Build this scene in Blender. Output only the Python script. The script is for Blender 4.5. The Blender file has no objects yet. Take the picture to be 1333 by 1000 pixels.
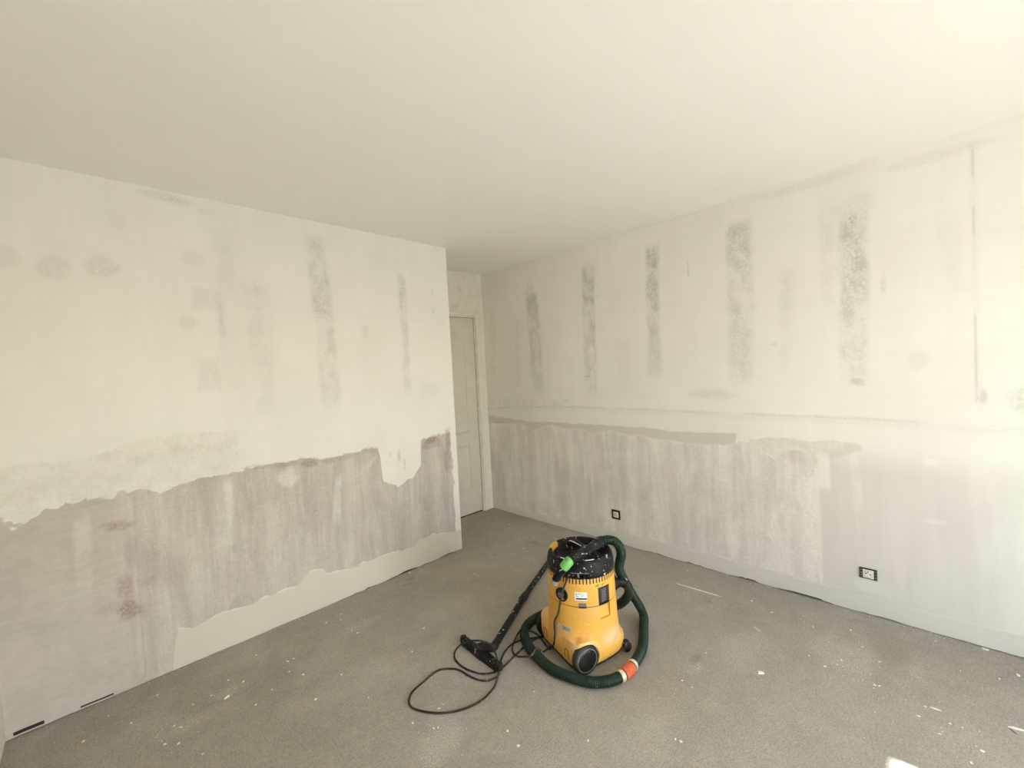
import bpy, bmesh, math, random
import numpy as np
from mathutils import Vector, Matrix

# ------------------------------------------------------------------ camera, sky, sun, exposure
scene = bpy.context.scene
COL = scene.collection
F_PX, YAW, PITCH, ROLL, CAM_H = 552.1276, 0.785011, -0.03136, -0.0514457, 1.471
def camera_axes():
    f = Vector((math.sin(YAW)*math.cos(PITCH), math.cos(YAW)*math.cos(PITCH), math.sin(PITCH)))
    r = Vector((math.cos(YAW), -math.sin(YAW), 0)); u = r.cross(f)
    return (math.cos(ROLL)*r+math.sin(ROLL)*u, -math.sin(ROLL)*r+math.cos(ROLL)*u, f)
cam_data = bpy.data.cameras.new('camera'); cam = bpy.data.objects.new('camera', cam_data); COL.objects.link(cam)
r_, u_, f_ = camera_axes()
cam.matrix_world = Matrix(((r_.x, u_.x, -f_.x, 0), (r_.y, u_.y, -f_.y, 0), (r_.z, u_.z, -f_.z, CAM_H), (0, 0, 0, 1)))
cam_data.sensor_width = 36; cam_data.lens = F_PX/1333*36; cam_data.clip_start = .02
scene.camera = cam

SUN_EL = math.radians(42.1)
to_sun = Vector((.118*math.cos(SUN_EL), -.993*math.cos(SUN_EL), math.sin(SUN_EL))).normalized()
world = bpy.data.worlds.new('sky'); scene.world = world; world.use_nodes = True
wn = world.node_tree.nodes; wl = world.node_tree.links
sky = wn.new('ShaderNodeTexSky'); sky.sky_type = 'NISHITA'; sky.sun_disc = False
sky.sun_elevation = SUN_EL; sky.sun_rotation = math.atan2(to_sun.x, to_sun.y); sky.dust_density = 1.0
hs = wn.new('ShaderNodeHueSaturation'); hs.inputs['Saturation'].default_value = .7
wl.new(sky.outputs[0], hs.inputs['Color']); wl.new(hs.outputs[0], wn['Background'].inputs['Color'])
wn['Background'].inputs['Strength'].default_value = 0.45
sd = bpy.data.lights.new('sun', 'SUN'); sd.energy = 10.0; sd.angle = math.radians(.6); sd.color = (.930, .960, 1.0)
sun = bpy.data.objects.new('sun', sd); COL.objects.link(sun); sun.location = (1.4, -8, 7)
sun.rotation_euler = to_sun.to_track_quat('Z', 'Y').to_euler()
scene.view_settings.view_transform = 'Standard'; scene.view_settings.look = 'None'
scene.view_settings.gamma = 1; scene.view_settings.use_curve_mapping = False
scene.view_settings.exposure = 1.71
scene.cycles.max_bounces = 16; scene.cycles.diffuse_bounces = 12; scene.cycles.sample_clamp_indirect = 6

# ------------------------------------------------------------------ room dimensions (metres)
H = 2.5
YL = 2.828          # left wall plane
XR = 3.024          # right wall plane
XC = 2.136          # end of the left wall
YD = 3.411          # wall with the door
XE = -0.335         # wall closing the room at the left
YW = -1.90          # wall with the window, behind the camera
random.seed(4); RNG = np.random.default_rng(7)

# ------------------------------------------------------------------ helpers: meshes
class MB:
    def __init__(s): s.v = []; s.f = []
    def add(s, v, f):
        o = len(s.v); s.v += [tuple(p) for p in v]; s.f += [tuple(i+o for i in q) for q in f]; return s
    def box(s, lo, hi, mat=None):
        x0, y0, z0 = lo; x1, y1, z1 = hi
        v = [Vector(p) for p in ((x0,y0,z0),(x1,y0,z0),(x1,y1,z0),(x0,y1,z0),(x0,y0,z1),(x1,y0,z1),(x1,y1,z1),(x0,y1,z1))]
        if mat is not None: v = [mat @ p for p in v]
        return s.add(v, [(3,2,1,0),(4,5,6,7),(0,1,5,4),(1,2,6,5),(2,3,7,6),(3,0,4,7)])
    def lathe(s, prof, n=48, a0=0, a1=360, center=(0,0), mat=None):
        full = abs(a1-a0) >= 360; m = n if full else n+1
        v = []
        for r, z in prof:
            for i in range(m):
                a = math.radians(a0+(a1-a0)*i/n)
                p = Vector((center[0]+r*math.cos(a), center[1]+r*math.sin(a), z)); v.append(mat @ p if mat is not None else p)
        f = []
        for j in range(len(prof)-1):
            for i in range(n):
                k = (i+1) % m if full else i+1
                f.append((j*m+i, j*m+k, (j+1)*m+k, (j+1)*m+i))
        if full:
            if prof[0][0] > 1e-6: f.append(tuple(reversed(range(m))))
            if prof[-1][0] > 1e-6: f.append(tuple((len(prof)-1)*m+i for i in range(m)))
        else:                                   # close the cut ends of the closed profile
            f.append(tuple(j*m for j in range(len(prof)))); f.append(tuple(j*m+m-1 for j in reversed(range(len(prof)))))
        return s.add(v, f)
    def loft(s, rings, cap=True):
        n = len(rings[0]); v = [p for r in rings for p in r]; f = []
        for j in range(len(rings)-1):
            for i in range(n):
                k = (i+1) % n; f.append((j*n+i, j*n+k, (j+1)*n+k, (j+1)*n+i))
        if cap: f.append(tuple(reversed(range(n)))); f.append(tuple((len(rings)-1)*n+i for i in range(n)))
        return s.add(v, f)
    def tube(s, pts, rad, n=12):
        pts = [Vector(p) for p in pts]; rings = []; nrm = None
        for i, p in enumerate(pts):
            t = (pts[min(i+1, len(pts)-1)]-pts[max(i-1, 0)]).normalized()
            if nrm is None:
                nrm = t.cross(Vector((0,0,1)) if abs(t.z) < .9 else Vector((1,0,0))).normalized()
            else: nrm = (nrm-t*nrm.dot(t)).normalized()
            b = t.cross(nrm); r = rad(i) if callable(rad) else rad
            rings.append([p+(nrm*math.cos(2*math.pi*k/n)+b*math.sin(2*math.pi*k/n))*r for k in range(n)])
        return s.loft(rings)

def material_of(o, m): o.data.materials.append(m)
def obj(name, mb, m, parent=None, smooth=True, angle=40, bevel=0):
    me = bpy.data.meshes.new(name); me.from_pydata(mb.v, [], mb.f); me.update()
    bm = bmesh.new(); bm.from_mesh(me); bmesh.ops.recalc_face_normals(bm, faces=bm.faces)
    if bevel:
        bmesh.ops.bevel(bm, geom=[e for e in bm.edges if len(e.link_faces) == 2 and e.calc_face_angle(0) > .6], offset=bevel, segments=2, affect='EDGES', profile=.6)
    for e in bm.edges: e.smooth = not (len(e.link_faces) == 2 and e.calc_face_angle(0) > math.radians(angle))
    for f in bm.faces: f.smooth = smooth
    bm.to_mesh(me); bm.free()
    o = bpy.data.objects.new(name, me); COL.objects.link(o); me.materials.append(m); o.parent = parent
    return o
def boxo(name, lo, hi, m, parent=None, bevel=0, mat=None): return obj(name, MB().box(lo, hi, mat), m, parent, smooth=bool(bevel), bevel=bevel)
def tag(o, label, cat, group=None):
    o['label'] = label; o['category'] = cat
    if group: o['group'] = group
    return o
def struct(o, label=None):
    o['kind'] = 'structure'
    if label: o['label'] = label
    return o
def empty(name, loc, rz=0):
    o = bpy.data.objects.new(name, None); COL.objects.link(o); o.location = loc; o.rotation_euler = (0, 0, rz); o.empty_display_size = .05
    return o
def spline(P, step=.008):                       # Catmull-Rom through the points, even spacing
    P = [Vector(p) for p in P]; Q = [P[0]*2-P[1]]+P+[P[-1]*2-P[-2]]; out = []
    for i in range(1, len(Q)-2):
        a, b, c, d = Q[i-1:i+3]; n = 24
        for k in range(n):
            t = k/n
            out.append(.5*((2*b)+(c-a)*t+(2*a-5*b+4*c-d)*t*t+(-a+3*b-3*c+d)*t**3))
    out.append(P[-1]); res = [out[0]]; acc = 0
    for i in range(1, len(out)):
        seg = out[i]-out[i-1]; L = seg.length; pos = 0
        while acc+(L-pos) >= step:
            pos += step-acc; acc = 0; res.append(out[i-1]+seg*(pos/L))
        acc += L-pos
    return res
def cut(o, cutter_mb):                          # real boolean cut, baked into the mesh
    me = bpy.data.meshes.new('cutter'); me.from_pydata(cutter_mb.v, [], cutter_mb.f); me.update()
    bm = bmesh.new(); bm.from_mesh(me); bmesh.ops.recalc_face_normals(bm, faces=bm.faces); bm.to_mesh(me); bm.free()
    c = bpy.data.objects.new('cutter', me); COL.objects.link(c)
    p = o.parent; o.parent = None
    md = o.modifiers.new('b', 'BOOLEAN'); md.operation = 'DIFFERENCE'; md.object = c; md.solver = 'EXACT'
    dg = bpy.context.evaluated_depsgraph_get(); new = bpy.data.meshes.new_from_object(o.evaluated_get(dg)); o.modifiers.clear()
    old = o.data; o.data = new; bpy.data.meshes.remove(old); bpy.data.objects.remove(c); o.parent = p
    bm = bmesh.new(); bm.from_mesh(new)
    for e in bm.edges: e.smooth = not (len(e.link_faces) == 2 and e.calc_face_angle(0) > math.radians(35))
    bm.to_mesh(new); bm.free()
    while len(new.materials) > 1: new.materials.pop()

# ------------------------------------------------------------------ helpers: materials
class NT:
    def __init__(s, name, rough=.6, spec=.4):
        s.m = bpy.data.materials.new(name); s.m.use_nodes = True; s.t = s.m.node_tree; s.b = s.t.nodes['Principled BSDF']
        s.b.inputs['Roughness'].default_value = rough; s.b.inputs['Specular IOR Level'].default_value = spec
        s.tc = s.t.nodes.new('ShaderNodeTexCoord'); s.pos = s.tc.outputs['Object']
    def put(s, sock, v):
        if isinstance(v, bpy.types.NodeSocket): s.t.links.new(v, sock)
        elif isinstance(v, tuple): sock.default_value = v if len(v) == 4 or len(sock.default_value) == 3 else v+(1,)
        else: sock.default_value = v
    def math(s, op, a, b=0, clamp=False):
        n = s.t.nodes.new('ShaderNodeMath'); n.operation = op; n.use_clamp = clamp; s.put(n.inputs[0], a); s.put(n.inputs[1], b); return n.outputs[0]
    def smooth(s, v, lo, hi, a=0., b=1.):
        n = s.t.nodes.new('ShaderNodeMapRange'); n.interpolation_type = 'SMOOTHSTEP'; s.put(n.inputs[0], v)
        for i, x in enumerate((lo, hi, a, b)): n.inputs[i+1].default_value = x
        return n.outputs[0]
    def map(s, vec, scale, rot=0):
        n = s.t.nodes.new('ShaderNodeMapping'); s.put(n.inputs['Vector'], vec); n.inputs['Scale'].default_value = scale; n.inputs['Rotation'].default_value = (0, 0, rot); return n.outputs[0]
    def noise(s, vec, scale, detail=3, rough=.55, dist=0):
        n = s.t.nodes.new('ShaderNodeTexNoise'); s.put(n.inputs['Vector'], vec); n.inputs['Scale'].default_value = scale
        n.inputs['Detail'].default_value = detail; n.inputs['Roughness'].default_value = rough; n.inputs['Distortion'].default_value = dist; return n.outputs[0]
    def mix(s, f, a, b, mode='MIX'):
        n = s.t.nodes.new('ShaderNodeMix'); n.data_type = 'RGBA'; n.blend_type = mode; s.put(n.inputs[0], f); s.put(n.inputs[6], a); s.put(n.inputs[7], b); return n.outputs[2]
    def scale(s, col, v):                       # colour times value
        n = s.t.nodes.new('ShaderNodeVectorMath'); n.operation = 'SCALE'; s.put(n.inputs[0], col); s.put(n.inputs['Scale'], v); return n.outputs[0]
    def attr(s, name):
        n = s.t.nodes.new('ShaderNodeAttribute'); n.attribute_name = name; q = s.t.nodes.new('ShaderNodeSeparateColor'); s.t.links.new(n.outputs['Color'], q.inputs[0]); return q.outputs
    def bump(s, h, strength=.3, dist=.003):
        n = s.t.nodes.new('ShaderNodeBump'); s.put(n.inputs['Height'], h); n.inputs['Strength'].default_value = strength; n.inputs['Distance'].default_value = dist
        s.t.links.new(n.outputs[0], s.b.inputs['Normal'])
    def color(s, c): s.put(s.b.inputs['Base Color'], c); return s.m

def plain(name, col, rough=.5, spec=.4, metal=0, var=.12, vscale=30):
    n = NT(name, rough, spec); n.b.inputs['Metallic'].default_value = metal
    nz = n.noise(n.pos, vscale, 4)
    return n.color(n.scale(col, n.smooth(nz, .25, .75, 1-var, 1+var)))
def speckled(name, col, dust, rough, amount=.62, fine=70, spec=.28, haze=.25):
    """plastic with plaster spatter and a film of dust"""
    n = NT(name, rough, spec)
    big = n.noise(n.pos, 9, 4, .6); sp = n.noise(n.pos, fine, 2, .5); sp2 = n.noise(n.pos, fine*2.3, 1)
    c = n.mix(n.math('MULTIPLY', n.smooth(big, .42, .75), haze), col, dust)
    spots = n.math('MAXIMUM', n.smooth(sp, amount, amount+.03), n.smooth(sp2, amount+.08, amount+.1))
    c = n.mix(n.math('MULTIPLY', spots, .85), c, (.72, .69, .62))
    n.bump(n.noise(n.pos, 180, 2), .08, .001)
    return n.color(c)

CREAM = (.780, .757, .706); CREAM2 = (.762, .739, .686)
def coat_material(name, LILAC, LILAC2, BASE):
    n = NT(name, .88, .2)
    sx = n.t.nodes.new('ShaderNodeSeparateXYZ'); n.t.links.new(n.pos, sx.inputs[0])
    cb = n.t.nodes.new('ShaderNodeCombineXYZ'); n.put(cb.inputs[0], n.math('ADD', sx.outputs[0], sx.outputs[1])); n.put(cb.inputs[1], sx.outputs[2])
    V = cb.outputs[0]
    a1, a2, a3 = n.attr('zones'), n.attr('stains'), n.attr('tone')
    fine = n.noise(V, 70, 4, .65); grain = n.noise(V, 190, 2, .6); blot = n.noise(V, 2.3, 5, .6); mid = n.noise(V, 11, 4, .6)
    vert = n.noise(n.map(V, (10, 1.3, 1)), 1, 5, .62, .25); vert2 = n.noise(n.map(V, (44, 4, 1)), 1, 4, .65, .3); brush = n.noise(n.map(V, (14, 46, 1), -.45), 1, 5, .7)
    horiz = n.noise(n.map(V, (1.2, 16, 1)), 1, 3, .55)
    edge = n.math('ADD', n.math('MULTIPLY', n.math('SUBTRACT', fine, .5), .05), n.math('MULTIPLY', n.math('SUBTRACT', mid, .5), .07))
    lil = n.smooth(n.math('ADD', a1[0], edge), .485, .515)
    damp = n.math('MULTIPLY', n.smooth(n.math('ADD', a1[1], edge), .47, .53), .8)
    base = n.smooth(a1[2], .47, .53)
    cream = n.mix(n.smooth(blot, .35, .68), CREAM, CREAM2)
    cream = n.scale(cream, n.smooth(vert, .25, .75, .985, 1.012)); cream = n.scale(cream, n.smooth(horiz, .3, .7, .992, 1.006))
    lc = n.mix(n.smooth(vert, .36, .66, 0., 1.), LILAC, LILAC2)
    lc = n.mix(n.math('MULTIPLY', n.smooth(vert2, .5, .75), .30), lc, (.72, .695, .65))
    lc = n.scale(lc, n.smooth(fine, .25, .75, .93, 1.07)); lc = n.scale(lc, n.smooth(grain, .3, .7, .96, 1.04))
    lc = n.mix(n.math('MULTIPLY', n.smooth(brush, .56, .72), .30), lc, (.70, .675, .63))
    lb = n.scale(n.mix(.45, LILAC, LILAC2), n.smooth(brush, .30, .70, .95, 1.06)); lc = n.mix(n.math('MULTIPLY', a3[2], .8), lc, lb)
    mott = n.noise(V, 5, 6, .7, .5); lc = n.scale(lc, n.smooth(mott, .3, .7, .93, 1.07)); lc = n.mix(n.math('MULTIPLY', n.smooth(mott, .58, .74), .22), lc, (.44, .36, .35))
    c = n.mix(n.math('MULTIPLY', a3[2], .85), cream, n.scale((.605, .575, .540), n.smooth(vert, .25, .75, .96, 1.05)))
    c = n.mix(damp, c, (.580, .545, .460))
    c = n.mix(lil, c, lc)
    c = n.mix(n.math('MULTIPLY', base, .9), c, BASE)
    lt = n.math('MULTIPLY', a2[2], n.smooth(fine, .2, .6, .6, 1.))
    c = n.mix(lt, c, (.80, .775, .72))
    st = n.math('MULTIPLY', a2[0], n.smooth(n.math('ADD', n.math('MULTIPLY', fine, .6), n.math('MULTIPLY', mid, .4)), .36, .60, .25, 1.))
    c = n.mix(n.math('MULTIPLY', st, .92), c, (.345, .330, .290))
    c = n.mix(n.math('MULTIPLY', a2[1], n.smooth(fine, .30, .58, .15, 1.)), c, (.320, .212, .212))
    c = n.scale(c, n.math('MULTIPLY', a3[0], 2.)); c = n.scale(c, n.math('SUBTRACT', 1., a3[1]))
    h = n.math('ADD', n.math('MULTIPLY', fine, .35), n.math('ADD', n.math('MULTIPLY', lil, -.6), n.math('MULTIPLY', brush, .25)))
    n.bump(h, .22, .0025)
    return n.color(c)
M_COAT_L = coat_material('skim_coated_plaster_grey_dimmed', (.455, .412, .374), (.560, .518, .470), (.590, .560, .482)); M_COAT_R = coat_material('skim_coated_plaster_lilac', (.630, .582, .548), (.745, .708, .668), (.625, .600, .548))  # left lower zone and base strip darkened partly for dimmer light near the floor
def ceiling_material():
    n = NT('painted_ceiling', .9, .2); b = n.noise(n.pos, 1.7, 4, .55); g = n.noise(n.map(n.pos, (3, 30, 1), .6), 1, 3); sc = n.noise(n.pos, 7, 5, .7, .6)
    c = n.mix(n.smooth(b, .35, .7), (.880, .864, .830), (.872, .856, .821))
    c = n.scale(c, n.smooth(g, .3, .7, .996, 1.004)); c = n.mix(n.math('MULTIPLY', n.smooth(sc, .70, .80), .25), c, (.50, .47, .41))
    n.bump(n.noise(n.pos, 120, 2), .06, .002); return n.color(c)
def floor_material():
    n = NT('bare_concrete_screed', .93, .15)
    big = n.noise(n.pos, 1.6, 5, .6); mid = n.noise(n.pos, 9, 5, .65, .4); fib = n.noise(n.map(n.pos, (30, 120, 30), .8), 1, 3, .6); fib2 = n.noise(n.map(n.pos, (120, 30, 30), .5), 1, 3, .6)
    fine = n.noise(n.pos, 160, 3, .7); scuff = n.noise(n.map(n.pos, (5, 26, 1), -.75), 1, 5, .7, .3); pit = n.noise(n.pos, 45, 2)
    c = n.mix(n.smooth(big, .33, .68), (.346, .318, .274), (.382, .354, .310))
    c = n.scale(c, n.smooth(mid, .28, .72, .95, 1.05)); c = n.scale(c, n.smooth(fine, .28, .72, .80, 1.20))
    c = n.scale(c, n.smooth(n.math('MULTIPLY', n.math('ADD', fib, fib2), .5), .35, .65, .92, 1.08))
    c = n.mix(n.math('MULTIPLY', n.math('MULTIPLY', n.smooth(scuff, .60, .80), n.smooth(big, .40, .6)), .55), c, (.42, .39, .34))
    c = n.mix(n.math('MULTIPLY', n.smooth(pit, .71, .76), .5), c, (.18, .16, .13))
    a = n.attr('dust'); c = n.mix(n.math('MULTIPLY', a[0], n.smooth(fine, .35, .62, .1, 1.)), c, (.58, .55, .49))
    c = n.mix(n.math('MULTIPLY', a[1], .45), c, (.16, .142, .115))
    n.bump(n.math('ADD', fine, n.math('MULTIPLY', mid, 1.2)), .35, .003); return n.color(c)
M_CEIL = ceiling_material(); M_FLOOR = floor_material()
M_CORE = plain('dark_wall_core', (.045, .035, .028), .9, .2)
M_PLAIN = plain('pale_plaster', (.71, .68, .60), .9, .2, var=.05, vscale=4)
M_DOOR = plain('cream_door_paint', (.62, .585, .50), .45, .4, var=.03, vscale=6)
M_FRAME = plain('cream_frame_paint', (.71, .675, .59), .55, .4, var=.05, vscale=12)
M_BLACKGAP = plain('black_void', (.012, .011, .01), .8, .2)
M_STEEL = plain('worn_steel', (.45, .43, .40), .35, .5, .8)

# ------------------------------------------------------------------ procedural fields on the wall surfaces
def vnoise(u, v, su, sv, seed, octv=4, gain=.55):
    rg = np.random.default_rng(seed); out = np.zeros_like(u); amp = 1.; tot = 0.
    for o in range(octv):
        lat = rg.random((257, 257)); x = (u*su*2**o+50.3) % 256; y = (v*sv*2**o+91.7) % 256
        i = np.floor(x).astype(int); j = np.floor(y).astype(int); fx = x-i; fy = y-j; fx = fx*fx*(3-2*fx); fy = fy*fy*(3-2*fy)
        val = (lat[i, j]*(1-fx)+lat[i+1, j]*fx)*(1-fy)+(lat[i, j+1]*(1-fx)+lat[i+1, j+1]*fx)*fy
        out += amp*val; tot += amp; amp *= gain
    return out/tot
def ss(x, a, b):
    t = np.clip((x-a)/(b-a), 0, 1); return t*t*(3-2*t)
def ip(u, pts):
    p = sorted(pts); return np.interp(u, [a for a, b in p], [b for a, b in p])
def sdf(d): return np.clip(.5+d*4, 0, 1)
def column(u, v, c0, c1, hw, z0, z1, k, seed, soft=.5):
    """a rubbed vertical grey stain running from z1 (top, at c1) to z0 (bottom, at c0)"""
    c = c0+(c1-c0)*np.clip((v-z0)/(z1-z0), 0, 1)+(vnoise(u, v, 3, 5, seed)-.5)*hw*.3
    d = np.abs(u-c)/hw
    s = 1-ss(d, 1-soft, 1+.15)
    s *= ss(v, z0-.05, z0+.12)*(1-ss(v, z1-.06, z1+.03))
    m = vnoise(u, v, 16, 9, seed+1, 4); f = .45+.55*np.clip((v-z0)/(z1-z0), 0, 1)
    return k*s*f*(.35+.65*ss(m, .30, .62))
def blob(u, v, cu, cv, ru, rv, k, seed, rag=.5, soft=.35):
    d = np.sqrt(((u-cu)/ru)**2+((v-cv)/rv)**2)+(vnoise(u, v, .9/ru, .9/rv, seed)-.5)*rag*1.6
    return k*(1-ss(d, 1-soft, 1+soft))
def rect(u, v, cu, cv, ru, rv, k, seed, rag=.3, soft=.25):
    d = np.maximum(np.abs(u-cu)/ru, np.abs(v-cv)/rv)+(vnoise(u, v, .9/ru, .9/rv, seed)-.5)*rag
    return k*(1-ss(d, 1-soft, 1+soft))
def line(u, v, pts, w, k):                     # near-vertical line through (u, v) points
    p = sorted([(b, a) for a, b in pts]); c = np.interp(v, [a for a, b in p], [b for a, b in p])
    on = (v > p[0][0]) & (v < p[-1][0]); return k*np.exp(-((u-c)/w)**2)*on

def coat(name, u0, u1, place, fields, bottom, holes, parent, mat, du=.0075):
    nu = int(round((u1-u0)/du)); nv = int(round(H/du)); uu = np.linspace(u0, u1, nu+1); tt = np.linspace(0, 1, nv+1)
    U, T = np.meshgrid(uu, tt, indexing='ij'); B = bottom(U); Vv = B+(H-B)*T
    zones, stains, tone, relief = fields(U, Vv)
    co = place(U, Vv, relief).reshape(-1, 3)
    idx = np.arange((nu+1)*(nv+1)).reshape(nu+1, nv+1)
    q = np.stack([idx[:-1, :-1], idx[1:, :-1], idx[1:, 1:], idx[:-1, 1:]], -1).reshape(-1, 4)
    cu = ((U[:-1, :-1]+U[1:, 1:])/2).ravel(); cz = ((Vv[:-1, :-1]+Vv[1:, 1:])/2).ravel(); keep = np.ones(len(q), bool)
    for a, b, z0, z1 in holes: keep &= ~((cu > a) & (cu < b) & (cz > z0) & (cz < z1))
    q = q[keep]
    me = bpy.data.meshes.new(name); me.vertices.add(len(co)); me.vertices.foreach_set('co', co.astype(np.float32).ravel())
    me.loops.add(q.size); me.loops.foreach_set('vertex_index', q.astype(np.int32).ravel())
    me.polygons.add(len(q)); me.polygons.foreach_set('loop_start', np.arange(0, q.size, 4, dtype=np.int32)); me.polygons.foreach_set('use_smooth', np.ones(len(q), bool))
    me.update(calc_edges=True); me.validate()
    for nm, arr in (('zones', zones), ('stains', stains), ('tone', tone)):
        at = me.attributes.new(nm, 'FLOAT_COLOR', 'POINT'); d = np.ones((len(co), 4), np.float32)
        for k in range(3): d[:, k] = np.clip(arr[k], 0, 1).ravel()
        at.data.foreach_set('color', d.ravel())
    o = bpy.data.objects.new(name, me); COL.objects.link(o); me.materials.append(mat); o.parent = parent
    return o

def left_fields(u, v):
    top = ip(u, [(-.4,.95),(-.295,.968),(-.221,.931),(-.182,.952),(-.081,.958),(-.015,.975),(.079,.979),(.213,.941),(.271,.951),(.363,.959),(.411,.972),(.545,.974),(.617,.986),(.769,.989),(.934,.98),(1.021,.959),(1.162,.957),(1.436,.978),(1.457,.87),(1.461,.725),(1.574,.665),(1.697,.686),(1.783,.766),(1.797,.975),(2.075,.998),(2.2,1.0)])
    bot = ip(u, [(2.2,.17),(2.055,.173),(1.729,.217),(1.694,.172),(1.398,.193),(1.161,.189),(1.03,.203),(1.01,.246),(.932,.263),(.853,.202),(.76,.206),(.681,.205),(.532,.195),(.447,.208),(.316,.188),(.264,.207),(.245,.148),(.234,.077),(.226,-.1),(-.4,-.1)])
    jag = (vnoise(u, v, 16, 16, 3)-.5)*(.05+.07*(1-ss(u, 0., .35)))
    d = np.minimum(np.minimum(top-v, v-bot), 2.085-u)+jag
    wash = ss(u, -.1, -.3)*ss(v, .80, 1.0)*.03
    lil = sdf(d-wash)
    band = ip(u, [(-.4,1.18),(-.283,1.175),(-.115,1.158),(.052,1.17),(.16,1.224),(.363,1.222),(.543,1.217),(.9,1.2),(2.2,1.2)])+(vnoise(u, v, 8, 8, 5)-.5)*.03
    damp = np.minimum(sdf(np.minimum(band-v, v-top+.02)), .493)-.2*ss(u, .55, 1.0)
    g = column(u, v, 1.14, 1.095, .075, 1.24, 2.40, .62, 11)+column(u, v, 1.708, 1.71, .04, 1.32, 2.23, .60, 21, .6)+column(u, v, .725, .735, .10, 1.26, 2.08, .26, 31, .8)
    g += column(u, v, .60, .58, .07, 1.25, 2.35, .16, 33, .8)
    for a in ((-.235,2.07,.055,.05,.20),(-.076,2.05,.05,.045,.24),(.085,2.07,.06,.05,.26),(.45,2.16,.06,.035,.18),(.40,1.815,.05,.04,.18),(.33,2.47,.10,.02,.22),(.404,2.456,.06,.02,.24),(.52,2.43,.05,.02,.16),(1.90,1.35,.09,.07,.12),(.15,2.30,.03,.05,.10)): g += blob(u, v, *a, seed=int(abs(a[0])*100)+40)
    g += rect(u, v, .485, 1.95, .062, .062, .20, 51)+rect(u, v, .475, 1.54, .052, .09, .18, 52)
    g += line(u, v, [(.567, 2.39), (.550, 1.695), (.548, 1.25)], .012, .20)*ss(vnoise(u, v, 2, 4, 8), .45, .6)*1.6
    for a in ((-.201,.535,.03,.02,.22),(-.19,.44,.04,.025,.22),(-.011,.945,.06,.012,.30),(.02,.93,.10,.03,.16),(1.603,.883,.014,.05,.40),(1.644,.807,.01,.06,.42),(1.531,.909,.012,.02,.30),(1.98,2.12,.008,.03,.45),(1.985,1.98,.008,.02,.35),(1.4,1.8,.025,.05,.16),(.62,.99,.02,.008,.5),(.66,.995,.05,.006,.35)): g += blob(u, v, *a, seed=int(abs(a[1])*90)+60)
    r = np.zeros_like(u)
    for a in ((.078,.504,.035,.06,.55),(.083,.385,.045,.05,.75),(.076,.81,.05,.02,.5),(.057,.83,.05,.015,.4),(.105,.69,.02,.10,.35),(.976,.949,.05,.028,.65),(1.089,.941,.04,.02,.5),(1.91,.925,.10,.045,.55),(2.05,.92,.025,.09,.6),(2.033,.761,.03,.07,.5),(1.895,.956,.05,.03,.45),(.159,.508,.025,.02,.35),(.594,.316,.03,.07,.16),(.009,.426,.05,.03,.25),(.83,.97,.10,.015,.30),(1.38,.965,.06,.02,.35),(1.2,.948,.06,.018,.3),(.70,.98,.05,.012,.3)): r += blob(u, v, *a, seed=int(abs(a[0])*130)+70, rag=.8)
    l = column(u, v, -.07, -.055, .035, .42, .92, .40, 81)+column(u, v, .48, .51, .05, .50, .95, .65, 83)+column(u, v, 1.11, 1.145, .03, .50, .83, .55, 85)+column(u, v, 1.28, 1.42, .03, .78, .92, .4, 87)+blob(u, v, .843, .885, .06, .06, .55, 88)
    l += column(u, v, 1.70, 1.69, .02, .30, .70, .30, 89)+column(u, v, 1.58, 1.60, .03, .45, .68, .35, 90)
    l += ss(u, 1.98, 2.12)*.30*(1-lil)
    tone = .5+(vnoise(u, v, 1.4, 1.1, 15)-.5)*.06+.012*ss(u, .55, .50)*(v > top+.2)
    dark = line(u, v, [(.128, .965), (.123, .03)], .004, .10)+line(u, v, [(.532, .56), (.537, .33)], .003, .35)*ss(vnoise(u, v, 4, 9, 18), .4, .6)
    relief = line(u, v, [(.118, .965), (.113, .03)], .012, .0022)+.0012*ss(lil, .52, .47)
    l += line(u, v, [(.113, .95), (.108, .05)], .010, .22)
    strip = sdf(np.minimum(bot-v-jag*.5, u-.20)); brushy = (1-ss(u, .02, .16))*(lil > .52)
    return (lil, damp, strip), (g, r, l), (tone, dark, brushy), relief

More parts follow.
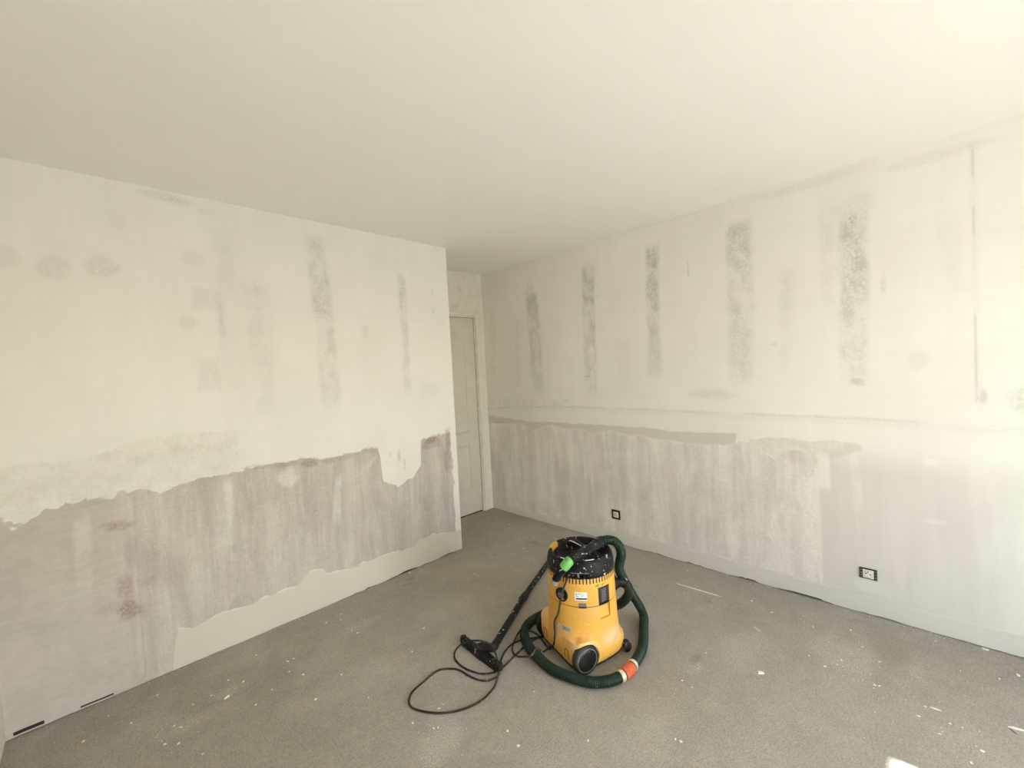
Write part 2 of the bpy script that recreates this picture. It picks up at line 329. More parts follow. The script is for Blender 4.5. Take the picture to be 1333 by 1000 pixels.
def right_fields(u, v):
    top = ip(u, [(3.5,.92),(3.383,.919),(3.098,.927),(2.912,.926),(2.755,.877),(2.599,.929),(2.531,.947),(2.392,.92),(2.198,.926),(2.064,.893),(2.019,.919),(1.902,.936),(1.752,.907),(1.638,.915),(1.548,.896),(1.409,.89),(1.248,.88),(1.026,.889),(.956,.905),(.933,.931),(.861,.927),(.793,.875),(.719,.829),(.701,.884),(.66,.901),(.567,.906),(.523,.856),(.506,.67),(.3,.6)])
    basez = ip(u, [(3.5,.052),(3.415,.054),(2.709,.072),(2.199,.089),(1.656,.105),(1.246,.109),(.782,.111),(.178,.107),(-.274,.104),(-1.2,.10)])
    ragb = basez+.03*ss(vnoise(u, v, 5, .01, 105), .5, .75)*(u > .6)
    jag = (vnoise(u, v, 14, 14, 103)-.5)*.028
    side = u-ip(v, [(0,.500),(.1,.500),(.411,.497),(.67,.506),(1,.52)])
    d = np.minimum(np.minimum(top-v, v-ragb), side+.0)+jag*.7
    lil = sdf(d)
    ot = ip(u, [(3.5,1.0),(3.394,1.001),(2.791,.971),(1.848,.977),(.941,.972),(.86,.94),(-1.2,.94)])
    dd = np.minimum(np.minimum(ot-v, v-top+.03), u-.945)
    dd2 = np.minimum(np.minimum(ip(u, [(.86,.948),(.64,.955),(.366,.977),(.287,.966)])-v, v-ip(u, [(.86,.86),(.81,.89),(.70,.80),(.52,.80),(.327,.925)])), np.minimum(.87-u, u-.30))
    damp = np.maximum(sdf(dd+(vnoise(u, v, 7, 20, 107)-.5)*.03), np.minimum(sdf(dd2+(vnoise(u, v, 9, 20, 109)-.5)*.05), .503))
    base = sdf(np.minimum(basez-v, v+1))
    g = column(u, v, 2.675, 2.70, .085, 1.22, 2.20, .74, 111, .45)+column(u, v, 2.08, 2.055, .07, 1.21, 2.33, .80, 113, .4)+column(u, v, 1.503, 1.478, .062, 1.36, 2.36, .80, 115, .5)
    g += column(u, v, .90, .885, .085, 1.28, 2.36, .66, 117, .45)+column(u, v, .325, .31, .072, 1.29, 2.24, .72, 119, .45)
    g += column(u, v, .655, .635, .05, 1.30, 2.0, .20, 121, .8)+column(u, v, .43, .42, .05, 1.7, 2.30, .24, 123, .8)+column(u, v, -.10, -.05, .06, 1.5, 2.1, .12, 125, .8)+column(u, v, 3.30, 3.25, .05, 1.27, 2.14, .26, 127, .7)+column(u, v, 2.94, 2.93, .04, 1.27, 1.97, .22, 129, .7)+column(u, v, 1.75, 1.78, .09, 1.22, 1.7, .16, 131, .8)+column(u, v, -.33, -.30, .04, 1.5, 2.1, .12, 133, .8)
    for a in ((.305,2.275,.09,.06,.20),(2.72,2.20,.06,.08,.25),(1.09,1.24,.16,.035,.20),(.31,2.205,.018,.022,.6),(.31,2.07,.03,.008,.4),(.19,1.83,.012,.045,.28),(.31,1.31,.03,.02,.4),(.06,1.42,.04,.05,.14),(1.97,2.05,.05,.006,.3),(1.22,2.12,.006,.05,.5),(2.11,1.39,.03,.008,.6),(.71,1.55,.02,.008,.35),(-.16,1.23,.012,.035,.4),(-.30,1.22,.05,.07,.35),(1.9,.36,.05,.03,.16),(1.93,.45,.035,.05,.2),(2.04,.155,.05,.02,.25),(1.70,.45,.02,.04,.15),(2.35,1.18,.03,.012,.3),(3.2,2.3,.2,.12,.10),(.0,2.42,.2,.03,.16),(.55,2.46,.25,.03,.16)): g += blob(u, v, *a, seed=int(abs(a[0])*90)+140)
    # old dado-rail mark: a thin ledge line with faint runs
    lz = ip(u, [(3.5,1.088),(3.387,1.088),(2.6,1.115),(2.008,1.123),(.753,1.110),(.31,1.108),(-.121,1.089),(-1.2,1.07)])+(vnoise(u, v, 3, 1, 151)-.5)*.012
    g += .34*np.exp(-((v-lz)/.007)**2)*ss(vnoise(u, v, 3, 2, 153), .25, .5)+.12*np.exp(-((v-lz+.02)/.02)**2)
    g += .20*ss(v, 1.10, 1.13)*(1-ss(v, 1.15+.05*vnoise(u, v, 22, .01, 155), 1.20))*ss(u, 2.0, 2.7)*ss(vnoise(u, v, 26, 1, 157), .3, .6)
    r = blob(u, v, .60, .855, .09, .04, .14, 161)
    l = rect(u, v, .475, .79, .03, .10, .75, 163)+rect(u, v, .025, .892, .028, .018, .65, 165)+column(u, v, .31, .335, .025, .48, .90, .50, 167)+blob(u, v, .02, .585, .05, .012, .35, 169)+rect(u, v, .27, .16, .075, .035, .30, 171)
    l += column(u, v, -.19, -.14, .05, .35, .90, .42, 173)+.45*np.exp(-((side)/.008)**2)*(v < .68)*(v > .10)+.40*np.exp(-((top-v)/.008)**2)*ss(u, .5, .53)
    l += column(u, v, 1.02, 1.0, .035, .12, .28, .5, 175)+column(u, v, 1.62, 1.60, .03, .45, .86, .30, 177)+column(u, v, 2.25, 2.3, .06, .12, .80, .30, 179)+blob(u, v, 1.15, 1.07, .10, .03, .40, 181)+column(u, v, .80, .85, .03, .55, .88, .35, 183)
    l += blob(u, v, .15, 1.32, .30, .10, .22, 185)+blob(u, v, 1.0, 2.12, .06, .03, .35, 187)+blob(u, v, .87, 1.95, .02, .03, .35, 188)
    smooth_zone = ss(.505-u, -.01, .012)*(1-ss(v, .78, .965+.03*vnoise(u, v, 4, 1, 191)))*ss(v, basez-.01, basez+.004)*(1-.45*ss(-.16-u, 0, .10))
    tone = .525+(vnoise(u, v, 1.3, 1.0, 115)-.5)*.06
    dark = line(u, v, [(-.136, 2.41), (-.1365, 2.0), (-.138, 1.196)], .003, .15)*ss(vnoise(u, v, 2, 6, 193), .38, .55)+line(u, v, [(-.137, 2.44), (-.138, 1.2)], .012, .05)
    dark += .12*np.exp(-((v-basez)/.004)**2)
    relief = .0014*ss(lil, .52, .47)+.003*(base > .5)+.0015*np.exp(-((v-lz-.006)/.006)**2)
    z = np.zeros_like(u)
    return (lil, damp, base), (g, r, l), (tone, dark, smooth_zone), relief

# ------------------------------------------------------------------ the room
nx, ny = 170, 170
def make_floor():
    x = np.linspace(XE-.25, XR+.02, nx*2+1); y = np.linspace(YW-.25, YD+.02, ny*2+1); X, Y = np.meshgrid(x, y, indexing='ij')
    co = np.stack([X, Y, np.zeros_like(X)], -1).reshape(-1, 3); idx = np.arange(X.size).reshape(X.shape)
    q = np.stack([idx[:-1, :-1], idx[1:, :-1], idx[1:, 1:], idx[:-1, 1:]], -1).reshape(-1, 4)
    dust = np.zeros_like(X); dark = np.zeros_like(X)
    for cx, cy, rx, ry, k in ((.92,1.42,.10,.06,.55),(2.28,.72,.16,.07,.32),(2.0,.83,.05,.03,.45),(.20,2.33,.12,.04,.35),(.40,2.42,.05,.03,.45),(1.05,2.45,.10,.04,.35),(2.50,.33,.22,.10,.38),(1.5,2.2,.25,.12,.22),(2.70,2.72,.25,.2,.16),(.80,2.05,.2,.10,.2),(1.0,1.55,.06,.05,.3),(2.69,1.12,.02,.12,.25),(2.60,.10,.1,.04,.25),(1.9,2.5,.2,.15,.18),(.95,1.05,.25,.1,.2),(1.4,.8,.3,.15,.15)):
        dust += blob(X, Y, cx, cy, rx, ry, k, int(cx*100+cy*10), rag=1.0, soft=.6)
    dust += .22*ss(vnoise(X, Y, 5, 5, 301, 5), .56, .72)*ss(vnoise(X, Y, 1.2, 1.2, 303), .42, .6)
    for cx, cy, rx, ry, k in ((2.05,.86,.05,.012,.8),(1.57,2.72,.03,.015,.7),(1.52,2.66,.03,.012,.6),(2.60,2.43,.02,.07,.5),(2.23,2.52,.02,.02,.6),(2.68,.16,.12,.06,.35),(1.27,2.03,.06,.03,.35),(2.6,1.0,.02,.02,.6)): dark += blob(X, Y, cx, cy, rx, ry, k, int(cx*77), rag=.9, soft=.6)
    dark += .18*ss(vnoise(X, Y, 2.2, 2.2, 311, 5), .55, .78)
    # grime along the skirting line
    me = bpy.data.meshes.new('floor'); me.from_pydata(co.tolist(), [], q.tolist()); me.update()
    at = me.attributes.new('dust', 'FLOAT_COLOR', 'POINT'); d = np.ones((len(co), 4), np.float32); d[:, 0] = np.clip(dust, 0, 1).ravel(); d[:, 1] = np.clip(dark, 0, 1).ravel(); at.data.foreach_set('color', d.ravel())
    o = bpy.data.objects.new('floor', me); COL.objects.link(o); me.materials.append(M_FLOOR); return struct(o, 'bare grey concrete floor with white plaster dust')
make_floor()
ceil = boxo('ceiling', (XE-.25, YW-.25, H), (XR+.05, YD+.05, H+.12), M_CEIL); struct(ceil, 'plain off-white ceiling')

wl_core = struct(boxo('wall_left', (XE-.05, YL+.012, 0), (XC-.012, YD+.1, H), M_CORE), 'stripped wall with cream skim coat above a lilac-grey lower part')
def bl(U): return .002+.010*np.clip((vnoise(U, U*0, 9, 1, 401)-.42)*3, 0, 1)*((U > 1.2)+.25)
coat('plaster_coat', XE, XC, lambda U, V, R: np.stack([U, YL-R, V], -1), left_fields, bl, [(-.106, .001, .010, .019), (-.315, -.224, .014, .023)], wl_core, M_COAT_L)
obj('plaster_return', MB().box((XC-.011, YL, .003), (XC, YD, H)), M_PLAIN, wl_core, smooth=False)

wr_core = struct(boxo('wall_right', (XR+.012, YW-.25, 0), (XR+.2, YD+.1, H), M_CORE), 'long stripped wall with grey vertical stains and a pale strip along the floor')
def br(U): return .002+.011*np.clip((vnoise(U, U*0, 13, 1, 403)-.30)*2.6, 0, 1)*ip(U, [(3.5,.1),(2.2,.15),(1.5,.8),(.9,1.0),(.4,1.0),(.1,.3),(-1,.3)])
coat('plaster_coat', YW, YD, lambda U, V, R: np.stack([XR-R, U, V], -1), right_fields, br, [], wr_core, M_COAT_R)


# wall with the panelled door
DX0, DX1, DZ = 2.170, 2.893, 2.040
wd = struct(boxo('wall_door', (DX1+.060, YD, 0), (XR+.02, YD+.1, H), M_PLAIN), 'narrow plastered wall around the door')
def smudged():
    n = NT('smudged_plaster', .9, .2); b = n.noise(n.pos, 9, 5, .7, .6); f = n.noise(n.pos, 60, 3)
    c = n.mix(n.math('MULTIPLY', n.smooth(b, .48, .68), n.smooth(f, .3, .6, .15, .5)), (.72, .685, .60), (.40, .375, .34)); return n.color(c)
boxo('plaster_over_door', (XC-.02, YD, DZ+.055), (DX1+.060, YD+.1, H), smudged(), wd)
d1 = empty('door_1', (0, YD, 0)); struct(d1, 'cream panelled door with an arched upper panel')
boxo('leaf', (DX0, .018, .014), (DX1, .056, DZ), M_DOOR, d1, bevel=.002)
def panel(z0, z1, arch):
    xa, xb = DX0+.125, DX1-.125; n = 18; pts = [(xa, z0), (xb, z0)]
    if arch:
        for i in range(n+1):
            t = i/n; x = xb+(xa-xb)*t; k = math.cos((t-.5)*2*math.pi)*.5+.5; pts.append((x, z1+arch*k))
    else: pts += [(xb, z1), (xa, z1)]
    P = [Vector((x, .018, z)) for x, z in pts]
    cx = (xa+xb)/2; cz = (z0+z1)/2
    def inset(d, y): return [Vector((x+(d if x < cx else -d)*min(1, abs(x-cx)/.05), y, z+(d if z < cz else -d))) for x, z in pts]
    mould = MB().loft([inset(-.005, .0185), inset(0, .0095), inset(.009, .008), inset(.020, .0185)], cap=False)
    m = obj('panel_moulding', mould, M_DOOR, d1)
    field = MB().loft([inset(.030, .0185), inset(.048, .0125)]); obj('raised_field', field, M_DOOR, m)
panel(.262, .730, 0); panel(.862, 1.815, .095)
for z in (.173, 1.013, 1.852):
    hg = obj('hinge', MB().lathe([(.006, z-.045), (.007, z-.043), (.007, z+.043), (.006, z+.045)], 12, center=(DX1+.006, .010)), M_FRAME, d1)
    obj('finial', MB().lathe([(.004, z+.045), (.006, z+.05), (.003, z+.056)], 10, center=(DX1+.006, .010)), M_STEEL, hg)
fr = MB()
fr.box((DX1+.006, .006, 0), (DX1+.062, .07, DZ+.055)); fr.box((XC-.02, .006, 0), (DX0-.003, .07, DZ+.055)); fr.box((DX0-.003, .006, DZ+.004), (DX1+.006, .07, DZ+.055))
obj('door_frame', fr, M_FRAME, d1, smooth=False, bevel=.003)
cs = MB(); cs.box((DX1+.018, -.008, 0), (DX1+.052, .006, DZ+.045)); cs.box((XC+.002, -.008, DZ+.016), (DX1+.018, .006, DZ+.045))
obj('architrave', cs, M_FRAME, d1, smooth=False, bevel=.002)
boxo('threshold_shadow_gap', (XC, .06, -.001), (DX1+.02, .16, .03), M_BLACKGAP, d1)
boxo('landing_panel', (XC-.02, .095, 0), (DX1+.07, .11, DZ+.06), M_CORE, d1)

# the french window behind the camera lets the daylight in
WZ = 2.15
RX0, RX1 = .351, 2.339                            # opening in the wall behind the camera, measured along x
struct(boxo('wall_end', (XE-.25, YW-.25, .004), (XE, YL+.02, H), M_PLAIN), 'pale plastered wall at the left edge of the photo')
wr = MB().box((XE, YW-.25, 0), (RX0, YW, H)).box((RX1, YW-.25, 0), (XR+.2, YW, H)).box((RX0, YW-.25, WZ), (RX1, YW, H))
struct(obj('wall_rear', wr, M_PLAIN, smooth=False), 'plastered wall behind the camera with a wide french window')
M_PVC = plain('white_window_frame', (.75, .75, .73), .4, .4, var=.02)
gm = bpy.data.materials.new('clear_glass'); gm.use_nodes = True; gt = gm.node_tree; gt.nodes.remove(gt.nodes['Principled BSDF'])
tr = gt.nodes.new('ShaderNodeBsdfTransparent'); tr.inputs[0].default_value = (.96, .97, .96, 1); gl = gt.nodes.new('ShaderNodeBsdfGlossy'); gl.inputs['Roughness'].default_value = .02
lw_ = gt.nodes.new('ShaderNodeLayerWeight'); lw_.inputs[0].default_value = .06; mxs = gt.nodes.new('ShaderNodeMixShader')
gt.links.new(lw_.outputs[0], mxs.inputs[0]); gt.links.new(tr.outputs[0], mxs.inputs[1]); gt.links.new(gl.outputs[0], mxs.inputs[2]); gt.links.new(mxs.outputs[0], gt.nodes['Material Output'].inputs[0])
def french_window(name, loc, rz, x0, x1, leaves, label):
    w = empty(name, loc, rz); struct(w, label)
    for lo, hi in (((x0, -.03, WZ-.05), (x1, .03, WZ)), ((x0, -.03, 0), (x0+.04, .03, WZ-.05)), ((x1-.04, -.03, 0), (x1, .03, WZ-.05))): boxo('window_frame', lo, hi, M_PVC, w, .002)
    boxo('window_sill', (x0, -.06, 0), (x1, .03, .025), M_PVC, w, .002)
    step = (x1-x0-.08)/leaves
    for k in range(leaves):
        a = x0+.04+k*step; b = a+step
        sash = MB().box((a, -.025, .025), (a+.06, .025, WZ-.05)).box((b-.06, -.025, .025), (b, .025, WZ-.05)).box((a+.06, -.025, .025), (b-.06, .025, .12)).box((a+.06, -.025, WZ-.11), (b-.06, .025, WZ-.05))
        s_ = obj('sash', sash, M_PVC, w, smooth=False); boxo('pane', (a+.055, -.006, .115), (b-.055, .006, WZ-.105), gm, s_)
    hx = x0+.07+step*(leaves-1)
    obj('handle', MB().tube([(hx, .025, 1.02), (hx, .06, 1.02), (hx, .065, 1.03), (hx, .065, 1.14)], .009), M_PVC, w)
    pl = bpy.data.lights.new('window_portal', 'AREA'); pl.shape = 'RECTANGLE'; pl.size = x1-x0; pl.size_y = WZ; pl.cycles.is_portal = True
    po = bpy.data.objects.new('window_portal', pl); COL.objects.link(po); po.parent = w; po.location = ((x0+x1)/2, -.07, WZ/2); po.rotation_euler = (math.radians(90), 0, 0)
french_window('window_1', (0, YW-.19, 0), 0, RX0, RX1, 2, 'wide white french window with two glazed leaves')
struct(obj('reflector', MB().box((-18, -30, -.25), (20, YW-.25, -.06)), plain('pale_reflector', (.50, .47, .42), .9, .2, vscale=2), smooth=False), 'pale unseen terrace outside the windows')  # unseen pale ground, added so sunlight bounces up to the ceiling

# ------------------------------------------------------------------ vacuum cleaner
VC = (1.774, 1.337, 0); VT = math.radians(-18.4)
vac = empty('vacuum_cleaner', VC, VT)
tag(vac, 'yellow and black drum vacuum cleaner on wheels, spattered with plaster, on the concrete floor', 'vacuum cleaner')
def yellow_material():
    n = NT('dusty_yellow_plastic', .42, .4)
    big = n.noise(n.pos, 7, 5, .6); fn = n.noise(n.pos, 120, 3, .6); sp = n.noise(n.pos, 60, 2)
    sx = n.t.nodes.new('ShaderNodeSeparateXYZ'); n.t.links.new(n.pos, sx.inputs[0])
    c = n.mix(n.smooth(big, .35, .7), (.78, .425, .080), (.73, .385, .070)); c = n.scale(c, n.smooth(fn, .3, .7, .95, 1.05))
    ledge = n.math('MULTIPLY', n.smooth(sx.outputs[2], .075, .125), n.smooth(sx.outputs[2], .20, .135))
    c = n.mix(n.math('MULTIPLY', ledge, n.smooth(big, .38, .62, .05, .5)), c, (.74, .62, .44))
    c = n.mix(n.math('MULTIPLY', n.smooth(big, .55, .75), .28), c, (.72, .58, .36))
    c = n.mix(n.math('MULTIPLY', n.smooth(sp, .70, .73), .6), c, (.75, .70, .58)); n.bump(fn, .05, .001); return n.color(c)
M_YEL = yellow_material()
M_BLK = speckled('black_plastic_spattered', (.008, .008, .009), (.13, .125, .115), .5, .665, 55, spec=.2, haze=.2)
M_RUB = speckled('dusty_black_rubber', (.014, .0135, .013), (.15, .14, .125), .6, .74, 90, haze=.3)
M_HUB = speckled('wheel_hub_black', (.008, .008, .009), (.08, .075, .068), .35, .72, 120, haze=.25)
M_WHITE = plain('white_label', (.78, .79, .78), .5, .4, var=.06, vscale=60); M_INK = plain('black_print', (.015, .015, .018), .5); M_BLUEINK = plain('pale_blue_print', (.42, .55, .62), .5)
M_GREYLATCH = plain('grey_latch', (.22, .20, .20), .4, .5, .2, .25, 80)
M_GREENST = plain('worn_green_print', (.30, .34, .06), .6, .3, var=.6, vscale=90)
M_PAPER = speckled('scuffed_sticker', (.50, .42, .30), (.62, .60, .55), .7, .58, 60, haze=.8)
M_PAINT = plain('white_paint_streak', (.82, .80, .75), .6)
M_PLATE = plain('black_rating_plate', (.022, .022, .026), .35, .5, var=.3, vscale=120)

def shell_r(z): return float(np.interp(z, [.10,.12,.145,.17,.20,.24,.28,.33,.38,.42], [.188,.186,.1840,.1825,.1815,.180,.1785,.177,.1755,.174]))
# chassis with two wheel arches
def outline(phi, sc):
    c, s = math.cos(phi), math.sin(phi); e = 2/7.0 if c < 0 else 2/3.4
    x = (.174 if c < 0 else .192)*math.copysign(abs(c)**e, c); half = float(np.interp(x, [-.19, -.10, 0, .10, .2], [.188, .189, .184, .172, .158]))
    return x*sc, half*math.copysign(abs(s)**e, s)*sc
def ztop(x, y): return .096+.060*math.exp(-((x+.112)/.070)**4)*float(ss(np.array(abs(y)), .07, .15))+.044*float(ss(np.array(-x), .10, .165))*(1-float(ss(np.array(abs(y)), .08, .16)))
N = 96; rings = []
for sc, zf in ((.88, lambda zt: .028), (.955, lambda zt: .028), (.972, lambda zt: .036), (.996, lambda zt: .062), (1.0, lambda zt: min(.085, zt-.020)), (.988, lambda zt: zt-.009), (.962, lambda zt: zt-.001)):
    ring = []
    for i in range(N):
        x, y = outline(2*math.pi*i/N, sc); ring.append(Vector((x, y, min(zf(ztop(x, y)), ztop(x, y)))))
    rings.append(ring)
for t in (.35, .7, 1.0):
    ring = []
    for p in rings[6]:
        r = math.hypot(p.x, p.y); k = .176; q = Vector((p.x/r*k, p.y/r*k, 0)); zz = p.z+(max(.122, p.z+.010)-p.z)*t**2.2
        ring.append(Vector((p.x+(q.x-p.x)*t, p.y+(q.y-p.y)*t, zz)))
    rings.append(ring)
chassis = obj('chassis', MB().loft(rings), M_YEL, vac, angle=50)
WHX, WHR = -.114, .070
for s in (-1, 1):
    cut(chassis, MB().lathe([(WHR+.004, -.045), (WHR+.004, .08)] if s < 0 else [(WHR+.004, -.08), (WHR+.004, .045)], 48, mat=Matrix.Translation((WHX, s*.198, WHR)) @ Matrix.Rotation(math.radians(90), 4, 'X')))
    w = Matrix.Translation((WHX, s*.170, WHR)) @ Matrix.Rotation(math.radians(90*(1 if s < 0 else -1)), 4, 'X')
    wh = obj('wheel', MB().lathe([(.02, -.020), (WHR-.012, -.020), (WHR-.003, -.016), (WHR, -.008), (WHR, .008), (WHR-.003, .015), (WHR-.010, .020), (WHR-.012, .020), (WHR-.013, .016), (WHR-.016, .016), (.02, .016)], 56, mat=w), M_RUB, vac)
    obj('hub_cap', MB().lathe([(WHR-.017, .012), (WHR-.017, .0185), (WHR-.024, .0225), (.040, .0235), (.015, .022), (0.0001, .022)], 48, mat=w), M_HUB, wh)
    obj('rim_line', MB().lathe([(WHR-.0165, .015), (WHR-.0125, .0165), (WHR-.0125, .0205), (WHR-.0165, .0195)], 56, mat=w) if False else MB().lathe([(WHR-.0175, .0175), (WHR-.0165, .0200), (WHR-.0150, .0200), (WHR-.0140, .0175)], 56, mat=w), plain('pale_rim_line', (.30, .29, .27), .5), wh)
    fork = obj('caster', MB().box((.138, s*.146-.012, .03), (.172, s*.146+.012, .056)), M_BLK, vac, bevel=.004)
    cw = Matrix.Translation((.162, s*.152, .024)) @ Matrix.Rotation(math.radians(90), 4, 'X')
    obj('caster_wheel', MB().lathe([(.004, -.009), (.021, -.009), (.024, -.006), (.024, .006), (.021, .009), (.004, .009)], 28, mat=cw), M_RUB, fork)
bump_strip = []
for sc, z in ((.90, .018), (.945, .018), (.95, .030), (.90, .030)):
    bump_strip.append([Vector((*outline(2*math.pi*i/N, sc), z)) for i in range(N)])
us = obj('underside', MB().loft(bump_strip), M_BLK, vac)
for s in (-1, 1): cut(us, MB().lathe([(WHR+.008, -.09), (WHR+.008, .09)], 40, mat=Matrix.Translation((WHX, s*.243, WHR)) @ Matrix.Rotation(math.radians(90), 4, 'X')))
# moulded arches on the rear face
M_SEAM = plain('dark_seam', (.12, .06, .012), .7); M_PALEY = plain('rubbed_yellow', (.80, .53, .22), .5)
def rear_x(z): return -.1905 if z < .08 else -.188
for y0 in (.100, -.100):
    pts = [(-.1735, y0-.016, .055), (-.1742, y0-.016, .075)]+[(-.1742+.001*math.sin(a), y0-.016*math.cos(a), .080+.019*math.sin(a)) for a in np.linspace(.3, math.pi-.3, 9)]+[(-.1742, y0+.016, .075), (-.1735, y0+.016, .055)]
    ar = obj('moulded_arch', MB().tube(pts, .0016, 6), M_SEAM, chassis)
# drum, seam, motor housing
drum = obj('drum', MB().lathe([(.001, .06)]+[(shell_r(z), z) for z in (.06, .12, .145, .17, .20, .24, .27, .279)]+[(shell_r(.28)-.002, .2805), (.001, .2805)], 96), M_YEL, vac)
obj('seam_gasket', MB().lathe([(.16, .2795), (shell_r(.28)-.0022, .2795), (shell_r(.28)-.0022, .2845), (.16, .2845)], 96), M_INK, vac)
house = obj('motor_housing', MB().lathe([(.001, .2835)]+[(shell_r(.28)-.002, .2835), (shell_r(.285), .285)]+[(shell_r(z), z) for z in (.31, .33, .36, .38, .40, .422)]+[(.001, .422)], 96), M_YEL, vac)
def raised(p): return Vector((p[0]*.982, p[1]*.982, p[2]*.982+.0265))
def polar(az, r, z): a = math.radians(az); return Vector((r*math.cos(a), r*math.sin(a), z))
def frame_at(az, r, z):                         # x outward, y along increasing azimuth, z up
    return Matrix.Translation(polar(az, r, z)) @ Matrix.Rotation(math.radians(az), 4, 'Z')
PA = 275                                        # rating plate and the scoop under it
cut(house, MB().box((-.014, -.037, -.09), (.05, .037, .046), frame_at(PA, shell_r(.32), .325)))
scoop = MB(); mt = frame_at(PA, shell_r(.26), .226)
v8 = [(-.022,-.037,.06),(-.022,.037,.06),(.03,.037,.06),(.03,-.037,.06),(-.010,-.034,-.012),(-.010,.034,-.012),(.03,.034,-.012),(.03,-.034,-.012)]
scoop.add([mt @ Vector(p) for p in v8], [(0,1,2,3),(7,6,5,4),(0,4,5,1),(1,5,6,2),(2,6,7,3),(3,7,4,0)]); cut(drum, scoop)
rp = boxo('rating_plate', (-.018, -.034, .288), (-.0085, .034, .366), M_PLATE, vac, .002, mat=frame_at(PA, shell_r(.32), 0))
tm = MB(); rg = random.Random(3)
for k in range(9):
    z = .352-k*.0075; y = -.012
    while y < .016:
        w = rg.uniform(.003, .009); tm.box((-.0086, y, z), (-.0080, min(y+w, .02), z+.0022), frame_at(PA, shell_r(.32), 0)); y += w+.003
obj('plate_print', tm, plain('grey_print', (.36, .36, .38), .6), rp, smooth=False)
def patch(az0, az1, z0, z1, off=.0008, thick=.0008, n=10, rfun=shell_r, shift=0.):
    mb = MB(); out = [];
    for i in range(n+1):
        a = az0+(az1-az0)*i/n; dz = shift*i/n
        for z in (z0+dz, z1+dz): out.append((polar(a, rfun(z)+off, z), polar(a, rfun(z)+off-thick-.001, z)))
    v = [p for q in out for p in q]; f = []
    for i in range(n):
        o = i*4; f += [(o, o+4, o+6, o+2), (o+1, o+3, o+7, o+5), (o+2, o+6, o+7, o+3), (o, o+1, o+5, o+4)]
    f += [(0, 2, 3, 1), (n*4, n*4+1, n*4+3, n*4+2)]
    return mb.add(v, f)
lb = obj('label', patch(224, 244, .316, .357), M_WHITE, vac); lb['label'] = 'white printed label with a black band'
obj('label_band', patch(226, 243.7, .3215, .3285, .0012), M_INK, lb)
lp = MB()
for a0, a1, z in ((225.2, 226.6, .348), (227, 228, .348), (228.4, 229.5, .348), (230, 231.4, .3475), (231.8, 233.2, .3475), (225.5, 227.5, .342), (225.4, 226.2, .336), (227.0, 230, .336)): lp.add(*(lambda m: (m.v, m.f))(patch(a0, a1, z, z+.0022, .0012, n=2)))
obj('label_print', lp, M_INK, lb); lp2 = MB()
for a0, a1, z in ((234, 237, .346), (237.5, 239, .343), (234.5, 240, .338)): lp2.add(*(lambda m: (m.v, m.f))(patch(a0, a1, z, z+.003, .0012, n=3)))
obj('label_print', lp2, M_BLUEINK, lb)
lt = obj('latch', patch(230, 242, .280, .303, .004, .004), M_GREYLATCH, vac); obj('latch_lip', patch(230.5, 241.5, .282, .287, .0065, .003), M_INK, lt)
obj('green_print', MB().add(*(lambda m: (m.v, m.f))(patch(257, 274, .378, .385, .0006))).add(*(lambda m: (m.v, m.f))(patch(258, 273, .386, .390, .0006))), M_GREENST, vac)
stk = obj('sticker', patch(191, 217, .150, .176, .0010, n=14), M_PAPER, vac); stk['label'] = 'torn pale sticker'
xm_ = MB(); rg = random.Random(9)
for k in range(4):
    a = 201+k*3.6
    for sgn in (-1, 1):
        p0, p1 = polar(a, shell_r(.155)+.0016, .155), polar(a+2.6, shell_r(.171)+.0016, .171)
        if sgn < 0: p0, p1 = polar(a+2.6, shell_r(.155)+.0016, .155), polar(a, shell_r(.171)+.0016, .171)
        xm_.tube([p0, p1], .0011, 5)
obj('sticker_lettering', xm_, plain('grey_ink', (.16, .15, .15), .7), stk)
# rotary switch
sw = frame_at(201, shell_r(.33)-.002, .330) @ Matrix.Rotation(math.radians(90), 4, 'Y')
dial = obj('switch_dial', MB().lathe([(.0355, -.004), (.0355, .005), (.033, .007), (.030, .007), (.028, .002), (.0001, .002)], 40, mat=sw), M_HUB, vac)
sk = obj('switch_knob', MB().lathe([(.020, .001), (.019, .010), (.016, .013), (.0001, .013)], 32, mat=sw), M_INK, dial)
for k in (-1, 0, 1): boxo('dial_rib', (-.002+k*.009, -.016+abs(k)*.004, .010), (.002+k*.009, .016-abs(k)*.004, .0155), M_GREYLATCH, sk, mat=sw)
# vent slots under the black head
vs = MB()
for k in range(40):
    a = 120+k*5.6
    vs.add(*(lambda m: (m.v, m.f))(patch(a, a+2.0, .3965, .4225, .0006, n=1)))
vo = obj('vent_slots', vs, M_INK, vac, smooth=False); vo['kind'] = 'stuff'
# black head: bowl-shaped lid with a carrying bar
head = obj('head', MB().lathe([(.03, .421), (.1755, .421), (.1775, .425), (.1768, .445), (.1735, .468), (.1690, .488), (.1635, .500), (.1570, .5060), (.1515, .5055), (.1475, .500), (.1425, .482), (.134, .460), (.120, .447), (.03, .444)], 96), M_BLK, vac)
cut(head, MB().box((-.012, -.046, .4285), (.03, .046, .452), frame_at(234, .176, 0)))
nl = boxo('notch_lip', (-.010, -.045, .4505), (.001, .045, .4535), M_GREYLATCH, head, .0008, mat=frame_at(234, .176, 0))
boxo('notch_rib', (-.013, -.012, .4285), (-.002, -.005, .4505), M_GREYLATCH, head, .001, mat=frame_at(234, .176, 0)); boxo('notch_rib', (-.013, .016, .4285), (-.002, .022, .4505), M_BLK, head, .001, mat=frame_at(234, .176, 0))
tabp = [(.140, .470), (.1445, .495), (.150, .5075), (.157, .5082), (.1645, .502), (.1705, .488), (.165, .478), (.15, .47)]
obj('rim_clip', MB().lathe(tabp, 10, a0=112, a1=146), M_YEL, vac)['label'] = 'yellow clip on the black rim'
